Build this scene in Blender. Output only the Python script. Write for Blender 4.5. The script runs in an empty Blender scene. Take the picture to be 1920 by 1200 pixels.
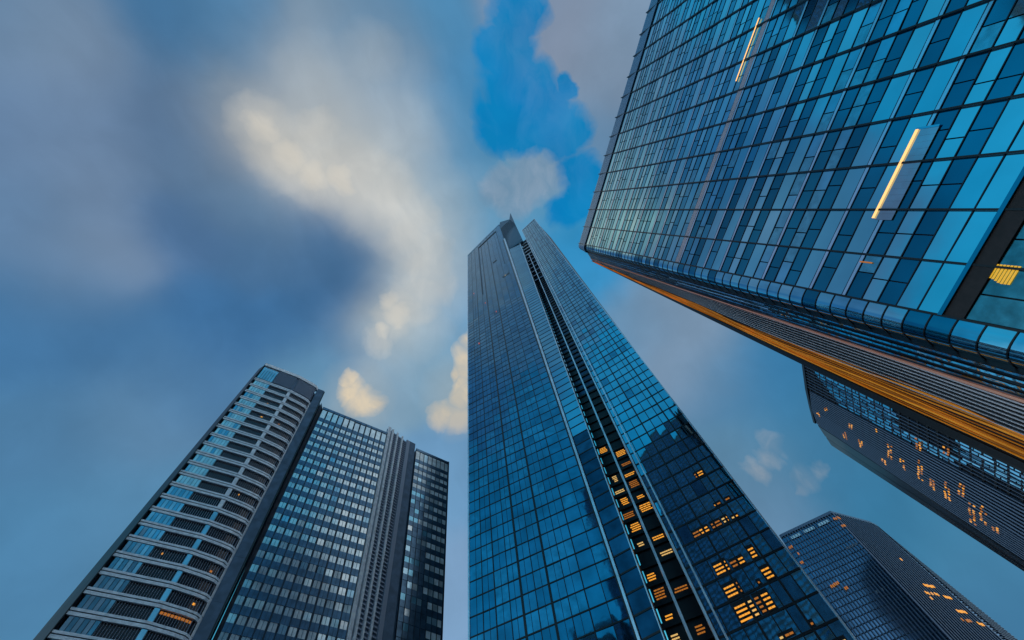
import bpy, math, random
import numpy as np
from mathutils import Vector, Matrix
random.seed(7)
EYE = 1.6                      # the photographer's eye above the pavement
FOC, CXY, ZEN = 800.0, (960.0, 600.0), (875.0, 310.0)   # focal length in photo pixels, centre, zenith point

# ---------------------------------------------------------------- camera
_u = np.array([ZEN[0]-CXY[0], -(ZEN[1]-CXY[1]), -FOC]); _u /= np.linalg.norm(_u)
_F = np.array([0, 0, -1.0]); _y = _F - _F.dot(_u)*_u; _y /= np.linalg.norm(_y)
ROT = np.array([np.cross(_y, _u), _y, _u])
def sight(x, y):
    d = ROT @ np.array([x-CXY[0], -(y-CXY[1]), -FOC]); return d/np.linalg.norm(d)
def project(P):
    c = ROT.T @ (np.asarray(P, float)-np.array([0, 0, EYE]))
    if c[2] > -1e-6: return None
    return (CXY[0]+FOC*c[0]/-c[2], CXY[1]-FOC*c[1]/-c[2])
scene = bpy.context.scene
cd = bpy.data.cameras.new('camera'); cam = bpy.data.objects.new('camera', cd); scene.collection.objects.link(cam)
m = Matrix([list(r) for r in ROT]).to_4x4(); m.translation = Vector((0, 0, EYE)); cam.matrix_world = m
cd.sensor_width = 36; cd.sensor_fit = 'HORIZONTAL'; cd.lens = 36*FOC/1920; cd.clip_start = .1; cd.clip_end = 20000
scene.camera = cam
scene.view_settings.view_transform = 'Standard'; scene.view_settings.look = 'None'
scene.view_settings.exposure = 0; scene.view_settings.gamma = 1
scene.cycles.max_bounces = 6

# ---------------------------------------------------------------- sky and sun
SUN_EL, SUN_AZ = math.radians(12), math.radians(12)     # low sun behind the towers; azimuth from +Y
def lin(c):
    return tuple(((v/255)/12.92 if v/255 <= .04045 else ((v/255+.055)/1.055)**2.4) for v in c)
world = bpy.data.worlds.new('World'); scene.world = world; world.use_nodes = True
nt = world.node_tree; N = nt.nodes; L = nt.links; N.clear()
def node(t, **k):
    n = N.new(t)
    for a, v in k.items(): setattr(n, a, v)
    return n
def mth(op, a, b=None, c=None, clamp=False):
    n = node('ShaderNodeMath', operation=op); n.use_clamp = clamp
    for i, v in enumerate((a, b, c)):
        if v is None: continue
        if isinstance(v, (int, float)): n.inputs[i].default_value = v
        else: L.new(v, n.inputs[i])
    return n.outputs[0]
def vec(op, a, b=None, c=None, scale=None):
    n = node('ShaderNodeVectorMath', operation=op)
    for i, v in enumerate((a, b, c)):
        if v is None: continue
        if isinstance(v, (tuple, list, np.ndarray)): n.inputs[i].default_value = tuple(float(q) for q in v)
        else: L.new(v, n.inputs[i])
    if scale is not None:
        if isinstance(scale, (int, float)): n.inputs['Scale'].default_value = scale
        else: L.new(scale, n.inputs['Scale'])
    return n.outputs['Value'] if op in ('DOT_PRODUCT', 'LENGTH') else n.outputs[0]
def mixc(f, a, b):
    n = node('ShaderNodeMix', data_type='RGBA')
    for s, v in ((n.inputs[0], f), (n.inputs[6], a), (n.inputs[7], b)):
        if isinstance(v, (int, float)): s.default_value = v
        elif isinstance(v, tuple): s.default_value = (*v, 1)
        else: L.new(v, s)
    return n.outputs[2]
tc = node('ShaderNodeTexCoord').outputs['Generated']
sky = node('ShaderNodeTexSky'); sky.sky_type = 'NISHITA'; sky.sun_disc = False
sky.sun_elevation = SUN_EL; sky.sun_rotation = SUN_AZ; sky.air_density = 1.2; sky.dust_density = .4; sky.ozone_density = 3
def noise(v, scale, detail=4, rough=.5):
    n = node('ShaderNodeTexNoise'); n.inputs['Scale'].default_value = scale; n.inputs['Detail'].default_value = detail
    n.inputs['Roughness'].default_value = rough; L.new(v, n.inputs['Vector']); return n
def warp(v, scale, amp, detail=3):
    c = vec('SUBTRACT', noise(v, scale, detail).outputs['Color'], (.5, .5, .5))
    return vec('NORMALIZE', vec('ADD', v, vec('SCALE', c, scale=amp)))
w1 = warp(tc, 3.0, .07, 2)
soft = warp(w1, 9.0, .05, 3)                 # soft, wind-drawn body of the clouds
crisp = warp(warp(w1, 8.0, .10, 4), 34.0, .025, 3)   # torn edges
clouds = [  # bearing of each cloud mass (as seen from the street) and its tone
 (50,50,(72,112,150)),(100,85,(122,140,162)),(200,200,(96,122,155)),(30,220,(92,122,158)),(160,300,(104,130,162)),(40,400,(92,125,162)),
 (330,60,(62,108,150)),(450,40,(76,122,162)),(300,220,(78,110,146)),(350,430,(70,106,148)),(200,470,(112,136,166)),(110,530,(84,120,158)),
 (30,620,(62,110,155)),(210,640,(60,106,150)),(420,330,(90,120,152)),(500,470,(68,106,146)),(600,480,(62,102,144)),(650,430,(60,102,146)),
 (400,600,(56,102,148)),(560,620,(56,102,148)),(640,560,(60,102,146)),(100,820,(72,118,158)),(60,1000,(70,120,160)),(250,780,(86,126,162)),
 (200,950,(78,126,164)),(330,700,(72,116,158)),(640,650,(62,108,152)),
 (650,270,(160,170,178)),(700,310,(160,172,180)),(760,360,(152,168,180)),(810,440,(140,164,182)),(825,520,(128,158,182)),(800,600,(120,154,180)),(600,200,(158,168,176)),(570,110,(138,156,174)),(740,140,(128,150,172)),(780,250,(142,162,178)),(700,90,(112,140,168)),(830,390,(124,156,180)),
 (480,220,(166,170,170)),(530,270,(190,190,186)),(590,340,(186,188,186)),(650,340,(172,178,182)),(700,390,(176,184,188)),(745,430,(166,178,188)),(790,480,(150,170,188)),(770,520,(158,174,186)),(680,350,(168,176,184)),
 (745,560,(176,184,186)),(715,610,(166,178,184)),(700,650,(150,168,182)),(690,530,(70,112,154)),(690,470,(60,106,150)),(500,380,(92,122,152)),(570,420,(84,116,150)),(610,420,(66,108,150)),(400,240,(92,118,150)),(440,180,(100,128,156)),(560,160,(132,152,174)),(620,90,(112,142,170)),(620,220,(150,164,176)),(700,180,(112,142,170)),
 (760,250,(134,156,178)),(700,60,(86,128,164)),(800,60,(70,126,168)),(850,160,(60,122,168)),(820,330,(96,142,178)),(850,250,(66,128,172)),
 (880,420,(92,144,182)),(840,560,(92,142,182)),(800,690,(112,150,178)),(720,700,(120,152,178)),(590,700,(92,136,168)),(860,900,(100,144,184)),(850,1120,(116,152,190)),
 (1000,380,(90,140,174)),(1060,430,(40,128,180)),(1100,510,(50,132,184)),
 (1180,610,(92,134,170)),(1230,600,(112,138,166)),(1290,680,(112,138,166)),(1360,720,(78,124,162)),(1440,720,(46,110,156)),(1490,800,(60,118,158)),
 (1400,860,(84,126,158)),(1440,960,(92,130,164)),(1560,900,(58,118,158)),(1650,960,(48,112,152)),(1750,1010,(64,124,162)),(1860,1080,(62,118,156)),(1900,1170,(60,112,152)),
 (100-2000,28,(190,205,216)),(103-2000,36,(214,224,230)),(105-2000,44,(218,226,232)),(110-2000,52,(210,220,228)),(112-2000,38,(206,216,226)),(116-2000,46,(190,206,218)),(118-2000,56,(150,180,202)),(98-2000,50,(180,198,212)),(92-2000,56,(130,165,195)),  # unseen pale clouds added to brighten reflections in the left office windows
 (1060,60,(128,142,166)),(1120,150,(114,136,162)),(1000,20,(112,136,166)),(1150,60,(112,138,166)),(1090,260,(92,130,166)),
]
K = 420.0
def px_of(az, el):      # a bearing outside the frame, by compass and elevation
    a_, e_ = math.radians(az), math.radians(el); return np.array([math.sin(a_)*math.cos(e_), math.cos(a_)*math.cos(e_), math.sin(e_)])
# the rest of the sky, out of the frame: open blue with drifting cloud
hi = mth('MULTIPLY', mth('SUBTRACT', noise(w1, 2.1, 5).outputs[0], .47), 5.0, clamp=True)
nish = vec('MULTIPLY', sky.outputs[0], (.02, .08, .07))
openblue = vec('ADD', nish, (.008, .20, .37))
wide = mixc(mth('MULTIPLY', hi, .25), openblue, (.16, .34, .48))
sepz = node('ShaderNodeSeparateXYZ'); L.new(tc, sepz.inputs[0])
fill_low = mth('MULTIPLY', mth('SUBTRACT', .50, sepz.outputs[2]), 3.0, clamp=True)      # added bright band low in the sky, lifts the facades
wide = mixc(fill_low, wide, (1.0, 1.15, 1.32))
W0 = 6e-4
acc = vec('SCALE', wide, scale=W0); wsum = W0
for ci, (px, py, col) in enumerate(clouds):
    c = sight(px, py) if px > -900 else px_of(px+2000, py)
    if ci and ci % 14 == 0: soft = vec('ADD', vec('SCALE', acc, scale=1e-9), soft)   # keeps the node chain short in memory
    d = vec('DOT_PRODUCT', soft, tuple(c))
    w = mth('EXPONENT', mth('MULTIPLY_ADD', d, K, -K))
    acc = vec('ADD', vec('SCALE', lin(col), scale=w), acc)
    wsum = mth('ADD', w, wsum)
inv = mth('DIVIDE', 1.0, wsum)
colour = vec('SCALE', acc, scale=inv)
def blob_mask(pts, edge, field):
    """union of round bearings (pixel x, y, radius), with a torn edge"""
    best = None
    for (x, y, r) in pts:
        d = vec('DOT_PRODUCT', field, tuple(sight(x, y)))
        c0 = sight(x, y); c1 = sight(x+r, y); c = float(c0@c1)
        s = mth('DIVIDE', mth('SUBTRACT', d, c), 1-c)       # 1 at the middle, 0 on the rim
        best = s if best is None else mth('MAXIMUM', best, s)
    return mth('MULTIPLY_ADD', best, 1/edge, .5, clamp=True)
wis = noise(warp(vec('MULTIPLY', tc, (1.6, 1, 1)), 5, .25, 3), 7, 6, .6).outputs[0]        # thin veils
veil = mth('MULTIPLY', mth('SUBTRACT', wis, .44), 4.5, clamp=True)
gap = blob_mask([(965,30,50),(955,100,58),(975,170,70),(940,225,55),(1010,215,60),(1060,165,26),(1055,250,50),(1085,330,45),(1000,255,40),(1070,390,40)], .75, crisp)
gap = mth('MULTIPLY', gap, mth('MULTIPLY_ADD', veil, -.16, .97))
streak = noise(vec('MULTIPLY', tc, (3, 3, 1)), 3, 2).outputs[0]
bluetone = mixc(streak, lin((0,110,178)), lin((12,128,184)))
colour = mixc(gap, colour, bluetone)
puff = blob_mask([(945,345,42),(990,335,48),(1015,330,40),(965,365,40)], 1.1, crisp)
colour = mixc(mth('MULTIPLY', puff, .75), colour, mixc(veil, lin((112,142,170)), lin((136,154,176))))
broad = blob_mask([(640,240,90),(720,330,95),(800,420,80),(600,150,60),(830,520,60),(790,600,50),(690,120,50)], 2.6, soft)
colour = mixc(mth('MULTIPLY', broad, .30), colour, lin((178,186,190)))
cream = blob_mask([(492,222,46),(525,262,56),(570,300,66),(620,325,70),(670,350,66),(715,385,62),(755,430,56),(785,480,48),(790,525,44),(762,565,44),(735,600,38),(708,640,28),(600,245,44)], 1.9, crisp)
colour = mixc(mth('MULTIPLY', cream, mth('MULTIPLY_ADD', veil, .16, .40)), colour, lin((190,191,188)))
core_ = blob_mask([(500,235,24),(545,285,30),(590,330,28),(640,345,20),(745,585,24),(725,560,18),(710,625,14)], 1.8, crisp)
colour = mixc(mth('MULTIPLY', core_, .45), colour, lin((208,204,194)))
gold_halo = blob_mask([(660,755,60),(860,740,62)], 2., soft)
colour = mixc(mth('MULTIPLY', gold_halo, .30), colour, lin((170,172,166)))
gold = blob_mask([(648,748,27),(672,768,33),(642,728,16),(692,772,16),(872,690,26),(866,720,18),(878,740,24),(835,772,28),(866,780,26),(850,700,14),(884,655,18)], 1.7, crisp)
colour = mixc(mth('MULTIPLY', gold, mth('MULTIPLY_ADD', veil, .30, .45)), colour, lin((220,200,166)))
wisp = blob_mask([(1492,884,22),(1512,872,18),(1482,902,12),(1445,835,20),(1430,862,18),(1405,885,16)], 2.2, crisp)
colour = mixc(mth('MULTIPLY', wisp, mth('MULTIPLY_ADD', veil, .35, .12)), colour, lin((168,168,170)))
# fine mottling
fine = mth('MULTIPLY_ADD', noise(soft, 5, 3, .55).outputs[0], .44, .78)
fine = mth('MULTIPLY', fine, mth('MULTIPLY_ADD', veil, .07, .97))
colour = vec('MULTIPLY', vec('SCALE', colour, scale=fine), (1.17, 1.13, 1.08))
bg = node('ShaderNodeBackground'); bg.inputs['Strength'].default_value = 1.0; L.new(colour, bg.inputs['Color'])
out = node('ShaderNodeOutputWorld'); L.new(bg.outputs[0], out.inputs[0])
sl = bpy.data.lights.new('sun', 'SUN'); sl.energy = 1.2; sl.angle = math.radians(8); sl.color = (1, .84, .62)
so = bpy.data.objects.new('sun', sl); scene.collection.objects.link(so)
sd = Vector((math.sin(SUN_AZ)*math.cos(SUN_EL), math.cos(SUN_AZ)*math.cos(SUN_EL), math.sin(SUN_EL)))
so.rotation_euler = sd.to_track_quat('Z', 'Y').to_euler(); so.location = sd*500

# ---------------------------------------------------------------- materials
MATS = {}
def mat(name, col, rough=.5, metal=0., bump=0., bscale=1., mottle=0., mscale=1., emit=None, estr=0., spec=.5, stretch=(1,1,1)):
    if name in MATS: return MATS[name]
    mt = bpy.data.materials.new(name); mt.use_nodes = True; t = mt.node_tree; b = t.nodes['Principled BSDF']
    b.inputs['Base Color'].default_value = (*col, 1); b.inputs['Roughness'].default_value = rough; b.inputs['Metallic'].default_value = metal
    b.inputs['Specular IOR Level'].default_value = spec
    g = t.nodes.new('ShaderNodeNewGeometry')
    mp = t.nodes.new('ShaderNodeVectorMath'); mp.operation = 'MULTIPLY'; mp.inputs[1].default_value = stretch; t.links.new(g.outputs['Position'], mp.inputs[0])
    if bump:
        n = t.nodes.new('ShaderNodeTexNoise'); n.inputs['Scale'].default_value = bscale; n.inputs['Detail'].default_value = 2
        t.links.new(mp.outputs[0], n.inputs['Vector'])
        bp = t.nodes.new('ShaderNodeBump'); bp.inputs['Strength'].default_value = 1; bp.inputs['Distance'].default_value = bump
        t.links.new(n.outputs[0], bp.inputs['Height']); t.links.new(bp.outputs[0], b.inputs['Normal'])
    if mottle:
        n = t.nodes.new('ShaderNodeTexNoise'); n.inputs['Scale'].default_value = mscale; n.inputs['Detail'].default_value = 5
        t.links.new(mp.outputs[0], n.inputs['Vector'])
        r = t.nodes.new('ShaderNodeMapRange'); r.inputs['From Min'].default_value = .3; r.inputs['From Max'].default_value = .7
        r.inputs['To Min'].default_value = 1-mottle; r.inputs['To Max'].default_value = 1+mottle
        t.links.new(n.outputs[0], r.inputs['Value'])
        x = t.nodes.new('ShaderNodeVectorMath'); x.operation = 'SCALE'; x.inputs[0].default_value = col; t.links.new(r.outputs[0], x.inputs['Scale'])
        t.links.new(x.outputs[0], b.inputs['Base Color'])
    if emit:
        b.inputs['Emission Color'].default_value = (*emit, 1); b.inputs['Emission Strength'].default_value = estr
    MATS[name] = mt; return mt
def glass(name, tint, rough=.03, bump=.01, bscale=.5, mottle=.12, mscale=.3):
    return mat(name, tint, rough, 1.0, bump, bscale, mottle, mscale)
frame_black = mat('black_frame', (.008,.010,.014), .35, .2)
frame_blue = mat('dark_blue_frame', (.012,.025,.045), .35, .4)
silver = mat('silver_trim', (.72,.80,.88), .28, .7, mottle=.2, mscale=.4)
lamp_warm = mat('warm_office_light', (.1,.05,.01), .5, emit=(1,.40,.04), estr=.95)
lamp_dim = mat('dim_office_light', (.1,.04,.01), .5, emit=(1,.33,.04), estr=.38)
lamp_pale = mat('pale_office_light', (.1,.07,.03), .5, emit=(1,.62,.20), estr=.75)
LAMPS = (lamp_warm, lamp_warm, lamp_warm, lamp_dim, lamp_dim, lamp_pale)
lamp_red = mat('red_beacon', (.1,.02,.02), .5, emit=(1,.15,.08), estr=.6)

# ---------------------------------------------------------------- geometry helpers
def add_obj(name, verts, faces, mats, idx=None, parent=None, smooth=False, base=None):
    me = bpy.data.meshes.new(name); me.from_pydata([tuple(map(float, v)) for v in verts], [], faces)
    for q in (mats if isinstance(mats, list) else [mats]): me.materials.append(q)
    if idx is not None: me.polygons.foreach_set('material_index', idx)
    if smooth: me.polygons.foreach_set('use_smooth', [True]*len(me.polygons))
    me.update(); o = bpy.data.objects.new(name, me); scene.collection.objects.link(o)
    if parent is not None:
        o.parent = parent
        if base is None: o.location = -parent.location      # vertices are in world metres; the thing's Empty stands at its base
    return o
def thing(name, label, cat, loc):
    o = bpy.data.objects.new(name, None); o.location = loc; scene.collection.objects.link(o)
    o['label'] = label; o['category'] = cat; return o

def near(px, xy):
    """height at which the sight line through a photo point passes the plan point xy"""
    e = sight(*px); s = (e[:2]@np.array(xy[:2]))/(e[:2]@e[:2]); return e*s
def upright(top, bottom, H):
    """a (nearly) vertical arris: its head at height H, its foot on the ground"""
    d = sight(*top); T = d*H/d[2]; B = near(bottom, T)
    k = (T[2]+EYE)/(T[2]-B[2]); return T, T+(B-T)*k
class Patch:
    """one wall face: a row of uprights; points are addressed by (u along, h height above eye, o outwards)"""
    def __init__(s, ups, us=None, warp=None):
        s.ups = [(np.array(a, float), np.array(b, float)) for a, b in ups]
        s.us = us or [i/(len(ups)-1) for i in range(len(ups))]; s.warp = warp; s.nrm = {}
    def at(s, i, h):
        T, G = s.ups[i]; k = (h-G[2])/(T[2]-G[2]); return G+(T-G)*k
    def pt(s, u, h, o=0.):
        if s.warp: h = s.warp(u, h)
        i = 0
        while i < len(s.us)-2 and u > s.us[i+1]+1e-9: i += 1
        f = (u-s.us[i])/(s.us[i+1]-s.us[i])
        a, b = s.at(i, h), s.at(i+1, h); p = a+(b-a)*f
        if i not in s.nrm:
            n = np.cross(b-a, s.ups[i][0]-s.ups[i][1]); n /= np.linalg.norm(n)
            s.nrm[i] = n if n@p < 0 else -n          # outwards is towards the street
        p = p+s.nrm[i]*o; return p+np.array([0, 0, EYE])
    def find(s, px, py):
        """(u, h) where the sight line through a photo point meets this (flat) wall"""
        a, b = s.ups[0], s.ups[-1]; d = sight(px, py); n = np.cross(b[0]-a[0], a[1]-a[0]); X = d*((a[0]@n)/(d@n))
        h = float(X[2]); p = s.at(0, h)
        T, G = s.ups[-1]; q = G+(T-G)*((h-G[2])/(T[2]-G[2]))
        return float((X-p)@(q-p)/((q-p)@(q-p))), h
    def width(s, h):
        return sum(np.linalg.norm(s.at(i+1, h)-s.at(i, h)) for i in range(len(s.ups)-1))
BOXF = [(0,1,2,3),(7,6,5,4),(0,4,5,1),(1,5,6,2),(2,6,7,3),(3,7,4,0)]
def box(P, u0, u1, h0, h1, o0, o1):
    c = [(u0,h0),(u1,h0),(u1,h1),(u0,h1)]
    return [P.pt(u,h,o1) for u,h in c]+[P.pt(u,h,o0) for u,h in c], BOXF
def long_box(P, u0, u1, h0, h1, o0, o1, nu=1, nh=1):
    """a bar that follows the wall: broken at the wall's own uprights"""
    cuts = [u0]+[x for x in P.us if u0+1e-6 < x < u1-1e-6]+[u1]
    if nu > 1: cuts = sorted(set(cuts+[u0+(u1-u0)*i/nu for i in range(nu+1)]))
    V, F = [], []
    hs = [h0+(h1-h0)*j/nh for j in range(nh+1)]
    for j in range(nh):
        for a, b in zip(cuts, cuts[1:]):
            v, f = box(P, a, b, hs[j], hs[j+1], o0, o1); k = len(V); V += v; F += [tuple(q+k for q in g) for g in f]
    return V, F
def pane(P, u0, u1, h0, h1, o, tilt=.004):
    w = abs(u1-u0)*P.width((h0+h1)/2); hh = abs(h1-h0)
    a, b = random.gauss(0, tilt)*w, random.gauss(0, tilt)*hh
    th = .03
    q = [(u0,h0,-a-b),(u1,h0,a-b),(u1,h1,a+b),(u0,h1,-a+b)]
    return [P.pt(u,h,o+d) for u,h,d in q]+[P.pt(u,h,o-th+d) for u,h,d in q], BOXF
class Parts:
    """collects the pieces of one building; the hundred largest of a kind become parts, the rest one more"""
    def __init__(s, root): s.root = root; s.k = {}
    def add(s, kind, m, vf, smooth=False, subs=()):
        it = [m, vf[0], vf[1], smooth, list(subs)]; s.k.setdefault(kind, []).append(it); return it
    def area(s, it):
        pr = [project(v) for v in it[1]]
        if any(p is None for p in pr): return 0
        xs = [min(max(p[0], 0), 1920) for p in pr]; ys = [min(max(p[1], 0), 1200) for p in pr]
        if it[2] is BOXF: return abs(sum(xs[i]*ys[(i+1) % 4]-xs[(i+1) % 4]*ys[i] for i in range(4)))/2
        return (max(xs)-min(xs))*(max(ys)-min(ys))
    def build(s):
        for kind, items in s.k.items():
            items.sort(key=s.area, reverse=True)
            for it in items[:100]:
                o = add_obj(kind, it[1], it[2], it[0], parent=s.root, smooth=it[3])
                for (sk, sm, svf) in it[4]:
                    add_obj(sk, svf[0], svf[1], sm, parent=o, base=s.root.location)
            rest = [(it[0], it[1], it[2]) for it in items[100:]]+[(sm, svf[0], svf[1]) for it in items[100:] for (sk, sm, svf) in it[4]]
            if rest:
                V, F, I, MM = [], [], [], []
                for mt, v, f in rest:
                    if mt not in MM: MM.append(mt)
                    k = len(V); V += v; F += [tuple(q+k for q in g) for g in f]; I += [MM.index(mt)]*len(f)
                o = add_obj(kind, V, F, MM, I, s.root); o['kind'] = 'stuff'
def join(boxes):
    V, F = [], []
    for v, f in boxes:
        k = len(V); V += v; F += [tuple(q+k for q in g) for g in f]
    return V, F
def prism(fronts, depth, inset, m, root, name, top=None, roof_mat=None):
    """solid body behind a row of uprights, tapering a little towards its back"""
    T = [np.array(a, float) for a, b in fronts]; G = [np.array(b, float) for a, b in fronts]
    if top is not None: T = [g+(t-g)*((top-g[2])/(t[2]-g[2])) for t, g in zip(T, G)]
    z = np.array([0, 0, EYE])
    def ring(P):
        f = []
        c = sum(P)/len(P)
        for p in P:
            q = np.array([p[0], p[1], 0.]); r = np.linalg.norm(q); q /= r
            side = c-p; side[2] = 0; side -= q*(side@q); w = np.linalg.norm(side)
            if w > 1e-6: side /= w
            f.append(p+q*inset*1.6+side*min(inset*.8, w*.3))
        b = []
        for p in (f[-1], f[0]):
            q = np.array([p[0], p[1], 0.]); q /= np.linalg.norm(q); b.append(p+q*depth+(c-p)*np.array([.45, .45, 0]))
        return [p+z for p in f+b]
    R1, R0 = ring(T), ring(G); n = len(R1); V = R0+R1
    F = [(i, (i+1) % n, (i+1) % n+n, i+n) for i in range(n)]+[tuple(range(n-1, -1, -1))]
    o = add_obj(name, V, F, m, parent=root)
    rv = R1+[p+np.array([0, 0, .35]) for p in R1]
    rf = [(i, (i+1) % n, (i+1) % n+n, i+n) for i in range(n)]+[tuple(range(n, 2*n)), tuple(range(n-1, -1, -1))]
    add_obj('roof', rv, rf, roof_mat or m, parent=root)
    return o
def ribbon(P, fu, h0, h1, nh, wfun, o0, o1):
    """a rib running up the wall whose line wanders: fu(h) gives its place along, wfun(h) its half width"""
    V, F = [], []
    for j in range(nh+1):
        h = h0+(h1-h0)*j/nh; u = fu(h); w = wfun(h)
        V += [P.pt(u-w, h, o0), P.pt(u-w, h, o1), P.pt(u+w, h, o1), P.pt(u+w, h, o0)]
    for j in range(nh):
        a = j*4; b = a+4
        for k in range(4): F.append((a+k, a+(k+1) % 4, b+(k+1) % 4, b+k))
    F += [(3,2,1,0), tuple(nh*4+k for k in range(4))]
    return V, F

# ---------------------------------------------------------------- ground
asphalt = mat('asphalt', (.05,.05,.052), .9, bump=.01, bscale=8, mottle=.2, mscale=.5)
g = add_obj('ground', [(-3000,-3000,0),(3000,-3000,0),(3000,3000,0),(-3000,3000,0)], [(0,1,2,3)], asphalt); g['kind'] = 'structure'
paving = mat('paving', (.22,.22,.21), .8, bump=.005, bscale=4, mottle=.15, mscale=.8)
g = add_obj('pavement', [(-30,-18,.12),(30,-18,.12),(30,40,.12),(-30,40,.12),(-30,-18,.0),(30,-18,.0),(30,40,.0),(-30,40,.0)], [(0,1,2,3),(4,5,1,0),(5,6,2,1),(6,7,3,2),(7,4,0,3)], paving); g['kind'] = 'structure'

#@@A
# ================================================================ office block on the left
def office_block():
    H = 120.
    t = thing('office_block', 'broad grey-blue office block on the left with banded rounded corner wing', 'office building', (-60, 60, 0))
    Q = Parts(t)
    spandrel = mat('pale_spandrel', (.78,.85,.95), .42, .1, mottle=.2, mscale=1.5)
    pale_edge = mat('pale_edge_panel', (.84,.87,.94), .5, .05, mottle=.2, mscale=1.)
    slate = mat('slate_panel', (.085,.14,.22), .55, .3, bump=.004, bscale=3, mottle=.25, mscale=.6)
    dark = mat('dark_window_void', (.010,.012,.022), .25, .3)
    navy = mat('navy_spandrel_glass', (.08,.17,.28), .25, .6, mottle=.25, mscale=.8)
    fin = mat('fin_grey', (.36,.42,.54), .45, .2)
    wbright = [mat('pale_window_glass', (.88,.94,.97), .14, .55, .006, 1.2, .22, .6), mat('grey_window_glass', (.70,.81,.88), .14, .55, .006, 1.2, .2, .6)]
    wblue = [mat('blue_window_glass', (.20,.52,.72), .12, .6, .01, .8, .2, .4), mat('light_blue_window_glass', (.42,.66,.82), .14, .6, .01, .8, .2, .4)]
    e = [upright((485.5,692),(62,1200),H), upright((498.5,682),(84,1200),H+1), upright((560,705),(258,1200),H+1), upright((584,718),(318,1200),H+1),
         upright((591,727),(343,1200),H), upright((594,733),(360,1200),H), upright((608,738),(392,1200),H),
         upright((606,764),(404,1200),117), upright((726,812),(648,1200),117), upright((767,830),(713,1200),120.), upright((778,835.5),(735,1200),120.), upright((780.5,842),(741,1200),118), upright((841,868),(828,1200),118)]
    body = mat('block_core', (.02,.03,.05), .6)
    prism([e[0], e[1], e[2], e[3], e[4], e[5], e[6]], 34, .6, body, t, 'wall', top=H-.6, roof_mat=slate)
    prism([e[6], e[7], e[8], e[9], e[10], e[11], e[12]], 30, .6, body, t, 'wall', top=116.2, roof_mat=slate)
    # -- slim dark return at the far left
    P = Patch([e[0], e[1]])
    Q.add('corner_return', frame_blue, long_box(P, 0, 1, -1.6, H, -.4, .05, nh=8))
    # -- banded wing
    W = Patch([e[1], e[2], e[3], e[4], e[5]], [0, .62, .86, .95, 1.])
    pitch = 3.06
    top = H+.6
    # louvred plant storey
    Q.add('parapet', pale_edge, long_box(W, 0, 1, top-.9, top+.3, -.3, .35))
    for k in range(12):
        h = top-1.5-k*.5
        Q.add('louvre', fin, long_box(W, .30, .62, h, h+.16, -.1, .18)); Q.add('louvre', fin, long_box(W, .66, .97, h, h+.16, -.1, .18))
    Q.add('louvre_back', slate, long_box(W, .28, .98, top-7.4, top-.9, -.5, -.12))
    nP = 6
    for i in range(nP):
        u0 = .02+i*.26/nP
        Q.add('window', wblue[1], pane(W, u0+.004, u0+.26/nP-.004, top-7.2, top-1., 0))
    k = 0; h = top-7.6
    while h > 5:
        h0 = h-pitch
        # white spandrel: two rails with a dark line between
        Q.add('spandrel', spandrel, long_box(W, .0, .985, h-.34, h+.02, -.2, .12))
        Q.add('spandrel', spandrel, long_box(W, .0, .985, h-.98, h-.50, -.2, .10))
        Q.add('spandrel_joint', frame_blue, long_box(W, .0, .985, h-.52, h-.32, -.2, .04))
        a, b = h0+.04, h-1.05
        for i in range(nP):
            u0 = .035+i*.245/nP
            gm = wbright[i % 2] if (k < 13 and random.random() < .8) else wblue[(i+k) % 2]
            Q.add('window', gm, pane(W, u0+.003, u0+.245/nP-.003, a, b, 0, .006))
        for (ua, ub, nf) in ((.285, .60, 13), (.655, .975, 13)):
            fins = join([box(W, u-.0011, u+.0011, a, b, -.30, -.12) for u in [ua+(ub-ua)*i/nf for i in range(nf+1)]])
            subs = [('fin_screen', fin, fins)]
            if random.random() < .14:
                lb = []
                for q in range(1):
                    u = random.uniform(ua+.02, ub-.05); hh = random.uniform(a+.3, b-.5); lb.append(box(W, u, u+random.uniform(.008,.03), hh, hh+.35, -.28, -.25))
                subs.append(('ceiling_light', random.choice((lamp_warm, lamp_dim)), join(lb)))
            if k == 20 and ua > .6:
                subs.append(('ceiling_light', lamp_dim, join([box(W, ua+.01+q*.033, ua+.036+q*.033, b-.5, b-.1, -.28, -.25) for q in range(9)])))
            Q.add('window', dark, long_box(W, ua, ub, a, b, -.5, -.30), False, subs)
        Q.add('pier_panel', wblue[1] if k > 13 else spandrel, pane(W, .603, .650, a, b, .02))
        Q.add('pier_panel', pale_edge, pane(W, .978, 1.0, a-.04, b+1.0, .12))
        h = h0; k += 1
    Q.add('edge_mullion', frame_black, long_box(W, -.004, .004, -1.6, top, -.2, .3, nh=6))
    # -- plain slate pier
    P = Patch([e[5], e[6]])
    h = H+.8
    while h > 0:
        Q.add('slate_panel', slate, pane(P, .03, .88, max(h-8.3, -1.4), h-.05, .35, .003)); h -= 8.3
    Q.add('pier_shadow_gap', frame_black, long_box(P, .88, 1., -1.6, H+.5, -.4, .30, nh=6))
    Q.add('pier_side', slate, long_box(P, 0., .03, -1.6, H+.8, -.4, .33, nh=6))
    Q.add('return_wall', slate, long_box(Patch([e[6], e[7]]), -.1, 1.05, -1.6, 116.5, -1.2, -.6, nh=8))
    Q.add('return_wall', slate, long_box(Patch([e[10], e[11]]), -.1, 1.05, -1.6, 117.5, -1.2, -.4, nh=8))
    # -- window grid face
    P = Patch([e[7], e[8]]); H2 = 117.
    Q.add('parapet', navy, long_box(P, 0, 1, H2-.8, H2+.2, -.2, .12))
    nW = 12; rows = []; top2 = 112.6
    rows.append((H2-4.9+0., H2-.9, 0)); h = H2-4.9; k = 1
    while h > 4: rows.append((h-3.1+.0, h-1.55, k)); h -= 3.08; k += 1
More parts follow.
